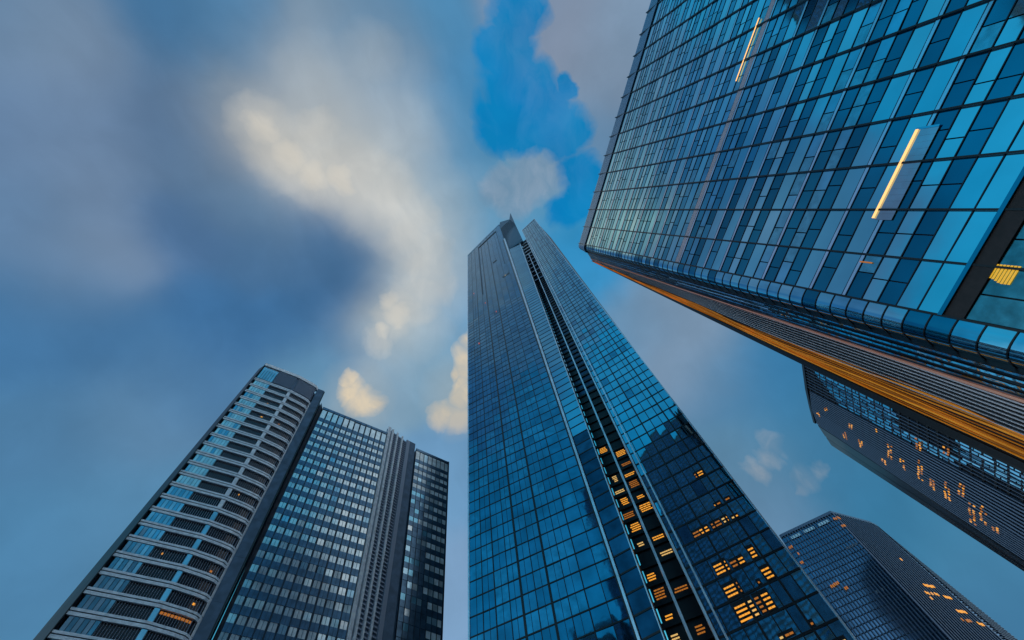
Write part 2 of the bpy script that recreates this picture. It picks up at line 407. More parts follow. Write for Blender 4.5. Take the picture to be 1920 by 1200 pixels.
    for (a, b, k) in rows:
        Q.add('spandrel_panel', navy, long_box(P, 0, 1, a-1.53, a-.02, -.3, .04))
        for i in range(nW):
            u0 = i/nW; low_mirrored = k > 20  # lower rows take darker glass in place of mirrored buildings
            r = random.random()
            gm = (wbright[0] if r < .6 else wbright[1] if r < .93 else wblue[1]) if not low_mirrored else (wblue[1] if r < .3 else wblue[0] if r < .65 else navy)
            Q.add('window', gm, pane(P, u0+.010, u0+1/nW-.010, a, b, -.03, .008))
    Q.add('window_backing', slate, long_box(P, 0, 1, -1.6, H2-.8, -.5, -.28, nh=8))
    for i in range(nW+1):
        u = i/nW; w = .0045 if i % 4 else .007
        Q.add('mullion', frame_blue, box(P, max(u-w,0), min(u+w,1), -1.6, H2, -.2, .13))
        if i < nW: Q.add('mullion', frame_blue, box(P, u+.5/nW-.0015, u+.5/nW+.0015, -1.6, H2-5, -.2, .055))
    # -- louvred service tower
    P = Patch([e[8], e[9]])
    Q.add('service_wall', slate, long_box(P, 0, 1, -1.6, 119.6, -.5, -.1, nh=8))
    for (a, b) in ((.0,.10),(.16,.24),(.39,.45),(.62,.68),(.86,1.0)):
        Q.add('service_pilaster', pale_edge if a < .8 else fin, long_box(P, a, b, -1.6, 120.2, -.1, .42, nh=8))
    for (a, b) in ((.25,.38),(.46,.61),(.69,.85)):
        h = 118.6
        while h > 6:
            Q.add('louvre', fin, box(P, a, b, h, h+.30, -.06, .2)); h -= .95
    P = Patch([e[9], e[10]])
    Q.add('slate_pier', slate, long_box(P, 0, 1, -1.6, 120.5, -.4, .3, nh=8))
    # -- right face
    wpale = mat('brightened_glass', (.80,.88,.94), .2, .15, .006, 1.2, .25, .6)  # pale diffuse base put in to brighten this face's windows
    P = Patch([e[11], e[12]]); H3 = 118.
    Q.add('window_backing', slate, long_box(P, 0, 1, -1.6, H3-.2, -.5, -.28, nh=8))
    nW = 8; rows = [(H3-4.6, H3-.8, 0)]; h = H3-4.6; k = 1
    while h > 4: rows.append((h-3.1, h-1.55, k)); h -= 3.08; k += 1
    for (a, b, k) in rows:
        Q.add('spandrel_panel', navy, long_box(P, 0, 1, a-1.53, a-.02, -.3, .03))
        for i in range(nW):
            r = random.random(); left = i < 3+ (k > 8) + (k > 14)
            gm = wblue[0] if left and k > 4 and r < .8 else (wpale if r < .7 else wbright[1] if r < .85 else wblue[1])
            if left and k > 5 and r < .45: gm = navy
            Q.add('window', gm, pane(P, (i+.06)/nW, (i+.94)/nW, a, b, -.03, .006))
    for i in range(nW+1):
        Q.add('mullion', frame_blue, box(P, max(i/nW-.006,0), min(i/nW+.006,1), -1.6, H3, -.2, .10))
    Q.add('parapet', navy, long_box(P, 0, 1, H3-.7, H3+.3, -.2, .14))
    Q.add('edge_mullion', frame_blue, long_box(P, .975, 1.01, -1.6, H3+.4, -.3, .2, nh=6))
    Q.build()
office_block()

# ================================================================ tall central tower
def tall_tower():
    t = thing('glass_skyscraper', 'tallest dark blue glass tower at centre with deep lit slot and sharp top fin', 'skyscraper', (10, 90, 0))
    Q = Parts(t)
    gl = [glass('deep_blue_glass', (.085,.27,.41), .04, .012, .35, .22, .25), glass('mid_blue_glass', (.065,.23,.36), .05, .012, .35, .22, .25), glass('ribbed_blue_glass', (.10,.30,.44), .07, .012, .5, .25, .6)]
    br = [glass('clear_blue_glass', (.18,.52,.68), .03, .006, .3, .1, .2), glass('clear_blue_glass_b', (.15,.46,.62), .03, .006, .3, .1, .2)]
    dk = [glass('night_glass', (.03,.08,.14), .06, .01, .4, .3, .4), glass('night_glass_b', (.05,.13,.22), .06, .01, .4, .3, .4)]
    black = mat('slot_black', (.005,.007,.012), .35, .2)
    core = mat('tower_core', (.006,.012,.022), .5)
    blind = mat('slot_blue_panel', (.03,.09,.17), .3, .7, mottle=.3, mscale=.5)
    def up(plan_foot, top, low):
        T = near(top, plan_foot); B = near(low, T); k = (T[2]+EYE)/(T[2]-B[2]); return T, T+(B-T)*k
    P0 = up((-23.2,76.2), (877,479), (880,1200))
    P1 = up((5.1,72.7), (945,448), (1196,1193))
    P2 = up((10.2,73.6), (974,452), (1248,1200))
    P4 = up((18.6,72.6), (978,429), (1350,1200))
    P5 = up((32.4,68.8), (1002,410.5), (1605,1200))
    print('tower uprights', [np.round(p[0], 1) for p in (P0, P1, P2, P4, P5)], [np.round(p[1], 1) for p in (P0, P1, P2, P4, P5)])
    HL, HR = P0[0][2], P5[0][2]
    # left wing body and right wing body, slot between them
    prism([P0, P1, P2], 40, .7, core, t, 'wall', top=392.)
    prism([P4, P5], 22, .7, core, t, 'wall', top=383.)
    s0 = (P2[0]+np.array([1.5, 9, 0]), P2[1]+np.array([.8, 7, 0])); s1 = (P4[0]+np.array([1.5, 8, 0]), P4[1]+np.array([1.2, 7, 0]))
    prism([s0, s1], 26, .5, core, t, 'wall', top=386.)
    # ---- left face: slanting crown
    wp = lambda u, h: h+98*u*max(h/400, 0)**3.2
    P = Patch([P0, P1], warp=wp)
    nU = 10; pitch = 3.62; h = HL-3
    lines = [0., .10, .19, .29, .375, .47, .565, .67, .78, .89, 1.]
    Q.add('backing', core, long_box(P, 0, 1, -1.6, HL-.6, -.9, -.55, nh=20))
    k = 0
    while h > 4:
        for i in range(nU):
            a, b = lines[i], lines[i+1]
            r = random.random()
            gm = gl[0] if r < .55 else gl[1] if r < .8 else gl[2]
            Q.add('glass_panel', gm, pane(P, a+.002, b-.002, h-pitch+.05, h-.05, 0, .004))
        Q.add('floor_line', frame_black, long_box(P, 0, 1, h-.13, h+.13, -.3, .06, nu=2))
        h -= pitch; k += 1
    for i, u in enumerate(lines):
        w = .0075 if i in (4, 6) else .0035 if i in (2, 8) else .0022
        Q.add('mullion', frame_black, long_box(P, max(u-w,0), min(u+w,1), -1.6, HL, -.25, .10, nh=24))
    for (u, ha, hb) in ((.055, 5, 180), (.145, 5, 240), (.24, 5, 150), (.33, 5, 200), (.42, 5, 130), (.52, 5, 170), (.62, 5, 150), (.72, 5, 160)):
        Q.add('fin', frame_blue, long_box(P, u-.0012, u+.0012, ha, hb, -.2, .05, nh=8))
    Q.add('corner_trim', silver, long_box(P, -.006, .006, -1.6, HL+.5, -.2, .25, nh=24))
    Q.add('parapet', gl[2], long_box(P, 0, 1, HL-2.9, HL+.5, -.4, .3, nu=6))
    # the sunk frame near the top of the left face
    for (a, b, c, d) in ((.30, .312, 250, 386), (.30, .86, 384, 387), (.848, .86, 280, 386)):
        Q.add('crown_frame', frame_blue, long_box(P, a, b, c, d, 0, .5, nh=10 if d-c > 20 else 1))
    for (u, hh, w) in ((.74, 254, .15), (.60, 300, .10)):
        Q.add('open_vent', black, long_box(P, u, u+w, hh, hh+3.1, 0, .12))
    Q.add('vent_lamp', mat('vent_lamp_glow', (.3,.25,.2), .5, emit=(1,.8,.6), estr=.5), box(P, .79, .81, 255, 256.4, .13, .2))
    for (u, hh) in ((.12,262),(.33,230),(.5,207),(.17,180)):
        Q.add('beacon', lamp_red, box(P, u, u+.012, hh, hh+1.2, .05, .2))
    # ---- silver arris and the bright returned strip
    P = Patch([P1, P2])
    Q.add('corner_rib', frame_black, long_box(P, -.12, -.02, -1.6, 398, -.5, .15, nh=24))
    Q.add('arris', silver, long_box(P, -.02, .09, -1.6, 398, -.3, .5, nh=30))
    h = 346
    while h > 4:
        gm = br[int(random.random() < .4)] if h > 95 else dk[int(random.random() < .4)]  # darker glass low down stands in for mirrored dark buildings
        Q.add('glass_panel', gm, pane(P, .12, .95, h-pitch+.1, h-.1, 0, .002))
        Q.add('floor_line', frame_black, box(P, .1, .97, h-.16, h+.16, -.3, .07)); h -= pitch
    Q.add('backing', core, long_box(P, 0, 1, -1.6, 346, -.9, -.4, nh=20))
    Q.add('arris', silver, long_box(P, .955, 1.0, -1.6, 346, -.3, .25, nh=30))
    zE = np.array([0, 0, EYE]); bk = np.array([.5, 3.5, 0])
    sil = [np.array(v) for v in ((26.6,67.1,346),(26.9,66.2,354),(29.5,64.3,424),(32.6,61.8,497),(28.2,65.2,474),(23.3,67.3,489),(18.6,69.6,505))]
    lft = [P.at(0, 490), P.at(0, 400), P.at(0, 346)]
    ring = [q+zE for q in sil+lft]; n_ = len(ring)
    Q.add('crown', mat('crown_panel', (.035,.10,.17), .5, .3), (ring+[q+bk for q in ring], [tuple(range(n_)), tuple(range(2*n_-1, n_-1, -1))]+[(i, (i+1) % n_, (i+1) % n_+n_, i+n_) for i in range(n_)]))
    h = 350
    while h < 468:
        q0, q1, f = (sil[0], sil[2], (h-346)/78) if h < 424 else (sil[2], sil[4], (h-424)/50)
        a_ = P.at(0, h)+zE+np.array([0,-.12,0]); b_ = q0+(q1-q0)*f+zE+np.array([0,-.12,0]); up_ = np.array([0,0,.55]); ot = np.array([0,-.25,0])
        Q.add('crown_line', frame_black, ([a_,b_,b_+up_,a_+up_,a_+ot,b_+ot,b_+up_+ot,a_+up_+ot], [(3,2,1,0),(4,5,6,7),(0,1,5,4),(1,2,6,5),(2,3,7,6),(3,0,4,7)])); h += 5.4
    # ---- the slot
    P = Patch([s0, s1])
    PL = Patch([P2, s0]); PR = Patch([s1, P4])
    slotm = mat('slot_side_panel', (.015,.03,.05), .4, .2)
    for PP in (PL, PR):
        h = 385 if PP is PR else 346
        while h > 4:
            Q.add('slot_panel', slotm, pane(PP, 0, 1, h-pitch+.12, h-.12, 0, .003)); h -= pitch
    h = 372; k = 0
    while h > 4:
        for (a, b, c) in ((.03, .44, 0), (.52, .97, 1)):
            low = h < 120
            r = random.random()
            gm = black if (low and r < .7) else blind if r < .75 else black
            it = Q.add('window', gm, pane(P, a, b, h-pitch+.9, h-.1, 0, .006))
            if h < 96 and random.random() < .76:
                m2 = random.choice(LAMPS); n = random.randint(2, 4); ua = a+random.uniform(.02,.12); ub = b-random.uniform(.02,.14); lb = []
                for q in range(n):
                    z0 = h-pitch+1.1+q*.52; x0 = ua+random.uniform(0,.04); x1 = ub-random.uniform(0,.04); nseg = random.randint(3, 6)
                    lb += [box(P, x0+(x1-x0)*i/nseg, x0+(x1-x0)*(i+.86)/nseg, z0, z0+.24, .05, .09) for i in range(nseg)]
                it[4].append(('ceiling_light', m2, join(lb)))
        Q.add('slot_slab', frame_black, long_box(P, 0, 1, h-pitch-.1, h-pitch+.8, -.1, .35)); h -= pitch; k += 1
    F2 = Patch([P2, P4])
    Q.add('slot_rail', silver, long_box(F2, .46, .52, -1.6, 300, -1.2, -.6, nh=30))
    h = 352
    while h > 235:      # open bridges near the top of the slot
        Q.add('slot_bridge', silver if h > 300 else dk[1], long_box(F2, .05, .95, h, h+1.3, -2.5, -1.6)); h -= 9.5
    # ---- right face
    Q.add('arris', silver, long_box(F2, .93, .985, -1.6, 390, -.5, .2, nh=30))
    P = Patch([P4, P5])
    Q.add('arris', silver, long_box(P, .055, .075, -1.6, 330, -.2, .4, nh=30))
    Q.add('backing', core, long_box(P, 0, 1, -1.6, HR-.6, -.9, -.55, nh=20))
    lines = [.0, .10, .24, .38, .52, .66, .76, .88, 1.]
    lit = []      # offices still lit: (left, right, height, rows of ceiling light)
    for (x, y, w_, n) in ((1307,880,.10,2),(1324,909,.07,1),(1344,900,.05,1),(1295,985,.09,2),(1312,978,.09,2),(1333,965,.10,2),(1351,957,.06,2),(1366,947,.07,1),(1335,1033,.12,3),(1365,1023,.12,2),(1390,1004,.08,3),
                          (1356,1073,.13,3),(1432,1062,.09,3),(1416,1077,.03,1),(1386,1121,.16,3),(1425,1112,.12,4),(1404,1152,.15,4),(1446,1141,.11,1),(1501,1133,.04,1),(1518,1192,.08,3),(1558,1172,.10,2)):
        u_, h_ = P.find(x, y); lit.append((u_-w_*.62, u_+w_*.62, h_, n))
    h = HR-2
    while h > 4:
        for i in range(len(lines)-1):
            a, b = lines[i], lines[i+1]; r = random.random()
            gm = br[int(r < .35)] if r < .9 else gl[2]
            it = Q.add('glass_panel', gm, pane(P, a+.003, b-.003, h-pitch+.05, h-.05, 0, .005))
            for (la, lb_, lh, n) in lit:
                x0, x1 = max(la, a+.006), min(lb_, b-.006)
                if not (h-pitch <= lh < h) or x1-x0 < .02: continue
                m2 = random.choice(LAMPS); bars = []
                for q in range(n):
                    z0 = h-pitch+.50+q*.62; ns = max(1, int((x1-x0)/.03)); y0 = x0+random.uniform(0,.012); y1 = x1-random.uniform(0,.012)
                    for s_ in range(ns):
                        bars.append(box(P, y0+(y1-y0)*s_/ns, y0+(y1-y0)*(s_+.90)/ns, z0, z0+.25, .04, .08))
                if bars:
                    it[4].append(('blind', frame_black, box(P, x0-.004, x1+.004, h-pitch+.25, min(h-.25, h-pitch+.5+n*.7), .02, .035))); it[4].append(('ceiling_light', m2, join(bars)))  # black backing added behind the bars so their glow stays saturated
        Q.add('floor_line', frame_black, long_box(P, 0, 1, h-.17, h+.17, -.3, .07, nu=2)); h -= pitch
    for i, u in enumerate(lines):
        w = .011 if i in (3, 6) else .006
        Q.add('mullion', frame_black, long_box(P, max(u-w,0), min(u+w,1), -1.6, HR, -.25, .12, nh=24))
    Q.add('corner_trim', silver, long_box(P, .99, 1.006, -1.6, HR+.4, -.2, .3, nh=24))
    Q.add('parapet', gl[0], long_box(P, 0, 1, HR-1.8, HR+.6, -.4, .2, nu=4))
    Q.build()
tall_tower()

# ================================================================ near glass tower on the right
def near_tower():
    H = 120.
    t = thing('glass_office_tower', 'close bright blue glass tower filling the upper right with amber reflections modelled as glowing stripes on its side', 'skyscraper', (40, 10, 0))
    Q = Parts(t)
    k_ = .6
    fT = upright((1080,460),(1920,640),H); far = upright((1215,0),(1920,-620),H)
    e0 = upright((1095,458),(1920,622),H); eL = upright((1080,460),(1920,622),H)
    # the front runs from the round corner to well past the right of the frame
    T0, G0 = e0
    T1 = T0+(far[0]-fT[0])*1.22; G1 = G0+(np.array([53.4,-23.5,-1.6])-np.array([31.3,16.7,-1.6]))*1.22
    P = Patch([e0, (T1, G1)])
    Wt = np.linalg.norm(T1-T0); print('front width', Wt, np.linalg.norm(G1-G0), T0, G0, T1, G1)
    bays = 15
    bright = [glass('bright_blue_glass', (.26,.66,.80), .03, .010, .35, .10, .15), glass('pale_blue_glass', (.38,.72,.84), .04, .010, .35, .10, .15)]
    mid = [glass('steel_blue_glass', (.22,.56,.74), .05, .012, .5, .18, .4), glass('fritted_glass', (.20,.50,.62), .16, .012, .5, .2, 1.4)]
    dark = [glass('dark_blue_panel', (.03,.27,.40), .10, .004, .3, .12, .2), glass('dark_blue_panel_b', (.02,.20,.31), .10, .004, .3, .12, .2)]
    dark_hi = [glass('soft_blue_panel', (.09,.40,.56), .08, .008, .3, .15, .2), glass('soft_blue_panel_b', (.12,.46,.62), .08, .008, .3, .15, .2)]
    strip = glass('lilac_strip', (.72,.78,.92), .2, .004, .3, .1, .3)
    pink = mat('pink_grey_strip', (.50,.44,.50), .4, .3, mottle=.08, mscale=.2)
    brown = mat('brown_black_column', (.020,.014,.014), .5, .2, bump=.003, bscale=6, mottle=.4, mscale=2)
    olive = glass('olive_screen_glass', (.10,.26,.30), .2, .01, .5, .3, 1.2)
    core = mat('near_tower_core', (.008,.018,.03), .5)
    Q.add('backing', core, long_box(P, 0, 1, -1.6, H-.3, -.8, -.4, nu=6, nh=4))
    def row(h0, h1, kind, lit=None):
        for i in range(bays):
            a, b = i/bays+.0016, (i+1)/bays-.0016; r = random.random()
            if kind == 'full': Q.add('glass_panel', bright[int(r < .25)], pane(P, a, b, h0, h1, 0, .003))
            elif kind == 'strip': Q.add('light_strip', strip, pane(P, a, b, h0, h1, .05, .002))
            elif kind == 'pink': Q.add('light_strip', pink, pane(P, a, b, h0, h1, .05, .001))
            else:
                s = (a+b)/2+ (1/bays)*random.choice((0, 0, .0, .1, -.1))
                for (x0, x1) in ((a, s-.0009), (s+.0009, b)):
                    gm = (dark if h0 < 56+10*random.random() else dark_hi)[int(r < .4)] if kind == 'dark' else (mid[0] if random.random() < .6 else mid[1]) if kind == 'mid' else bright[1]
                    if kind == 'dark' and random.random() < .08: gm = mid[1]
                    Q.add('glass_panel', gm, pane(P, x0, x1, h0, h1, -.02, .003))
    # rows from the brown column band upward (measured on the facade)
    seq = ['mid', 'full', 'dark', 'split', 'dark', 'strip', 'full', 'dark', 'strip', 'full', 'dark', 'mid', 'dark', 'strip']
    wid = {'full': 1.9, 'dark': 1.65, 'mid': 1.55, 'split': 1.5, 'strip': .38}
    hb = 27.5; h = hb; q = 0; jl = []
    lowest = ['olive', 'olive']
    while h < H-1.6:
        kind = seq[q % len(seq)]; w = wid[kind]
        if abs(h-67.7) < .9 and 'pinkdone' not in MATS:
            row(h+.03, h+1.1, 'pink'); MATS['pinkdone'] = 1; jl.append(h); h += 1.13; continue
        if h < 29.5: kind = 'full'; w = 1.7
        w = min(w, H-1.5-h)
        row(h+.03, h+w-.03, kind); jl.append((h, kind)); h += w; q += 1
    MATS.pop('pinkdone', None)
    for j in jl:
        hh = j if isinstance(j, float) else j[0]
        Q.add('transom', frame_blue, long_box(P, 0, 1, hh-.045, hh+.045, -.2, .05, nu=4))
    # brown column band and screened storeys below it
    Q.add('column_band', brown, long_box(P, 0, 1, 25.9, 27.3, -.2, .14, nu=4))
    Q.add('column_trim', dark[0], long_box(P, 0, 1, 27.2, 27.5, -.1, .3, nu=4))
    for i in range(bays):
        a, b = i/bays+.002, (i+1)/bays-.002; s = (a+b)/2
        for (x0, x1) in ((a, s-.001), (s+.001, b)):
            Q.add('glass_panel', olive, pane(P, x0, x1, 22.2, 25.85, 0, .003)); Q.add('glass_panel', mid[0], pane(P, x0, x1, 18.4, 22.1, 0, .003))
            Q.add('glass_panel', olive, pane(P, x0, x1, 14.4, 18.3, 0, .003)); Q.add('glass_panel', dark[0], pane(P, x0, x1, 6, 14.3, 0, .003))
    gold_net = mat('gold_mesh_light', (.3,.16,.02), .5, emit=(1,.55,.03), estr=.8)
    GM = P.find(1864, 514); V, F = [], []; print('mesh light', GM)
    for r_ in range(13):          # lit mesh seen through one screened pane
        for c_ in range(26):
            uu = GM[0]-(c_-13)*.00085; hh = GM[1]+1.2-r_*.2
            if c_ > 9+r_*1.7: continue
            v, f = box(P, uu, uu+.00062, hh, hh+.14, .04, .07); j = len(V); V += v; F += [tuple(y+j for y in g_) for g_ in f]
    Q.add('mesh_light', gold_net, (V, F))
    # thick vertical fins between bays
    for i in range(bays+1):
        u = i/bays; w = .0013
        V, F = long_box(P, u-w, u+w, -1.6, H, -.3, .22, nh=2)
        Q.add('mullion', frame_black, (V, F))
    # crown: fine horizontal louvres above the last row
    crown = mat('crown_metal', (.20,.36,.52), .3, .7)
    CT = Patch([e0, (T1, G1)])
    for c_ in range(9):
        z0 = H-1.5+c_*.78; Q.add('crown_louvre', crown, long_box(P, -.004, 1, z0, z0+.46, -.35-.03*c_, .30-.05*c_, nu=4))
    Q.add('crown_back', frame_blue, long_box(P, -.004, 1, H-1.5, H+5.2, -.9, -.5, nu=4))
    for i in range(bays+1): Q.add('crown_post', frame_black, box(P, i/bays-.001, i/bays+.001, H-1.5, H+5.3, -.3, .3))
    # long warm strip lamps inside the glass
    tube = mat('warm_strip_lamp', (.5,.3,.1), .4, emit=(1,.50,.17), estr=1.5)
    glow = mat('lamp_glow_panel', (.34,.52,.62), .10, 1., bump=.012, bscale=.5, mottle=.2, mscale=.4, emit=(1,.45,.16), estr=.02)  # lamp's warm glow on the glass given as faint emission
    def along(px, py):   # where the sight line through a photo point meets the front
        d = sight(px, py); n = np.cross(T1-T0, G0-T0); s = (T0@n)/(d@n); X = d*s
        h_ = X[2]; a = P.at(0, h_); b = P.at(1, h_); return float((X-a)@(b-a)/((b-a)@(b-a))), float(h_)
    for (p, q_, wd) in (((1718,245),(1646,410),.22), ((1424,36),(1385,152),.20)):
        a, b = along(*p), along(*q_); hm = (a[1]+b[1])/2; print('lamp', a, b)
        u0, u1 = sorted((a[0], b[0]))
        Q.add('strip_lamp', tube, box(P, u0, u1, hm-wd*.5, hm+wd*.5, .16, .22))
        if p[0] > 1500:
            n_ = 14
            for i in range(n_): Q.add('lamp_glow_pane', glow, box(P, u0-.002+(u1-u0+.002)*i/n_, u0-.002+(u1-u0+.002)*(i+.985)/n_, hm-1.7, hm-wd*.5+.04, .085, .10))
            Q.add('lamp_hood', mid[0], box(P, u1, u1+.003, hm-1.7, hm+.2, .085, .13))
    a = along(1625, 492); Q.add('strip_lamp', lamp_dim, box(P, a[0]-.001, a[0]+.001, a[1]-.6, a[1]+.6, .05, .09))
    # ---- rounded glass corner
    def U(top, bot): return upright(top, bot, H)
    e1 = U((1098,471),(1920,694)); e2 = U((1107,485),(1920,748)); e3 = U((1109.5,488.5),(1920,823)); e4 = U((1112,491),(1920,886))
    for n_, e_ in (('e0', e0), ('e1', e1), ('e2', e2), ('e3', e3), ('e4', e4)): print(n_, np.round(e_[0], 1), np.round(e_[1], 1))
    def between(a, b, f, bulge):
        T = a[0]+(b[0]-a[0])*f; G = a[1]+(b[1]-a[1])*f
        def out(p, q_): n = np.cross(np.array([0, 0, 1.]), q_-p); return n/np.linalg.norm(n)
        s = math.sin(math.pi*f)*bulge
        return T+out(a[0], b[0])*s*.5, G+out(a[1], b[1])*s
    NC = 8
    C = Patch([between(e0, e1, i/NC, .85) for i in range(NC+1)])
    for c_ in range(9):
        z0 = H-1.5+c_*.78; Q.add('crown_louvre', crown, long_box(C, 0, 1, z0, z0+.46, -.35-.03*c_, .30-.05*c_))
    Q.add('crown_back', frame_blue, long_box(C, 0, 1, H-1.5, H+5.2, -.9, -.5))
    h = 14.; cs = [bright[1], dark[0], bright[0], mid[0], dark[1], mid[0]]
    while h < H-1:
        w = min(1.75, H-1-h)
        # floor-wise curved panes: upper sash and lower sash
        gm = random.choice(cs)
        for (ua, ub, g2) in ((.02, .62, gm), (.64, .98, bright[1] if random.random() < .6 else mid[0])):
            V, F = [], []; n = 6
            for i in range(n+1):
                u = ua+(ub-ua)*i/n
                V += [C.pt(u, h+.04, .0), C.pt(u, h+w-.04, .0)]
            for i in range(n): F.append((2*i, 2*i+2, 2*i+3, 2*i+1))
            Q.add('curved_pane', g2, (V, F), True)
        Q.add('curved_bar', frame_black, long_box(C, 0, 1, h-.05, h+.05, -.15, .05)); h += w
    Q.add('corner_back', core, long_box(C, 0, 1, -1.6, H, -.7, -.3))
    Q.add('corner_fin', frame_black, long_box(C, .61, .65, -1.6, H, -.2, .08, nh=2))
    Q.add('corner_fin', frame_black, long_box(C, .97, 1.0, -1.6, H, -.2, .35, nh=2))
    # ---- rippled glass skirt, bronze rail, ribbed wall, amber reflections as glowing bands
    S = Patch([e1, e2]); rip = [glass('rippled_glass', (.24,.46,.62), .08, .14, .4, .5, .35), glass('rippled_pale_glass', (.60,.80,.92), .06, .12, .4, .3, .3)]
    Q.add('skirt_back', core, long_box(S, 0, 1, -1.6, H, -.7, -.4))
    for i in range(9):
        ph = random.uniform(0, 6); am = .05
        f = lambda h_, i=i, ph=ph: (i+.5)/9+.035*math.sin(h_/9+ph)*min(1, (H-h_)/60)
        Q.add('skirt_band', rip[int(i in (3, 4, 5))], ribbon(S, f, 3, H-1, 60, lambda h_: .050, -.1, .02+.05*(i % 2)))  # paler middle bands carry the sky's reflection in their tint
        Q.add('skirt_rib', frame_black, ribbon(S, lambda h_, f=f: f(h_)+.056, 3, H-1, 60, lambda h_: .008, -.1, .12))
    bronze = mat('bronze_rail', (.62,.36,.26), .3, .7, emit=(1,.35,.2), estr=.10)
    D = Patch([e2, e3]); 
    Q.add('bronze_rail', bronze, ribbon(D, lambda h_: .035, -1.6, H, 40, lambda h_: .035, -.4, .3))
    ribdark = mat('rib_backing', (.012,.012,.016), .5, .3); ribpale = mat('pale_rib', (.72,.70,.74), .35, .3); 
    amber_glint = mat('painted_amber_glint', (.80,.34,.03), .4, .4, mottle=.7, mscale=.5, emit=(1,.33,.01), estr=.20, stretch=(1,1,.25)); amber_glint_dim = mat('painted_amber_glint_dim', (.55,.20,.02), .5, .4, mottle=.8, mscale=.7, emit=(1,.30,.01), estr=.07, stretch=(1,1,.25))  # amber reflections put into the colour and faint emission of wavy bands
    Q.add('rib_backing', ribdark, long_box(D, .07, 1, -1.6, H, -.5, -.12, nh=4))
    NR = 8
    for i in range(NR):
        ph = i*.22
        f = lambda h_, i=i, ph=ph: .09+(i+.5)/NR*.90+.045*math.sin(h_/7.5+ph)
        Q.add('rib', ribpale, ribbon(D, f, 2, H-.5, 80, lambda h_, i=i: (.017+.006*math.sin(h_/11+i*.3))*max(.35, min(1, 1.6-(h_/60))), -.12, .06))
    Gp = Patch([e3, e4])
    Q.add('rib_backing', ribdark, long_box(Gp, 0, 1, -1.6, H, -.5, -.12, nh=4))
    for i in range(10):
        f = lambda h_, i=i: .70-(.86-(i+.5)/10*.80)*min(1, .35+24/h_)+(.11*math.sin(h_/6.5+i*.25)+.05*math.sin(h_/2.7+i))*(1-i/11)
        Q.add('amber_reflection_band', amber_glint if i % 2 else amber_glint_dim, ribbon(Gp, f, 2, H-.5, 110, lambda h_, i=i: max(.005, .017+.014*math.sin(h_/5+i*1.3))*min(1, 1.35-h_/110), -.10, .05+.012*i))
    Q.add('edge_band', frame_black, long_box(Gp, .70, 1.0, -1.6, H+1, -.3, .12, nh=4))
    prism([(P.ups[1][0], P.ups[1][1]), e0, e1, e2, e3, e4][::-1], 1, .0, core, t, 'wall') if False else None
    # solid body
    z = np.array([0, 0, EYE]); ring = [e4, e3, e1, e0, (T1, G1)]
    offs = [np.array(v) for v in ((1.0, -.2, 0), (1.2, -.1, 0), (1.1, -.1, 0), (1.1, .1, 0), (.9, .45, 0))]
    ft = [r_[0]+q_*.8+z for r_, q_ in zip(ring, offs)]; fg = [r_[1]+q_*1.+z for r_, q_ in zip(ring, offs)]
    bt = [ft[-1]+np.array([30, 16, 0]), ft[0]+np.array([24, 22, 0])]; bg2 = [fg[-1]+np.array([30, 16, 0]), fg[0]+np.array([22, 12, 0])]
    R1 = ft+bt; R0 = fg+bg2; n = len(R1)
    add_obj('wall', R0+R1, [(i, (i+1) % n, (i+1) % n+n, i+n) for i in range(n)], core, parent=t)
    add_obj('roof', R1+[p+np.array([0,0,.4]) for p in R1], [tuple(range(n)), tuple(range(n, 2*n))]+[(i, (i+1) % n, (i+1) % n+n, i+n) for i in range(n)], frame_blue, parent=t)
    Q.build()
near_tower()

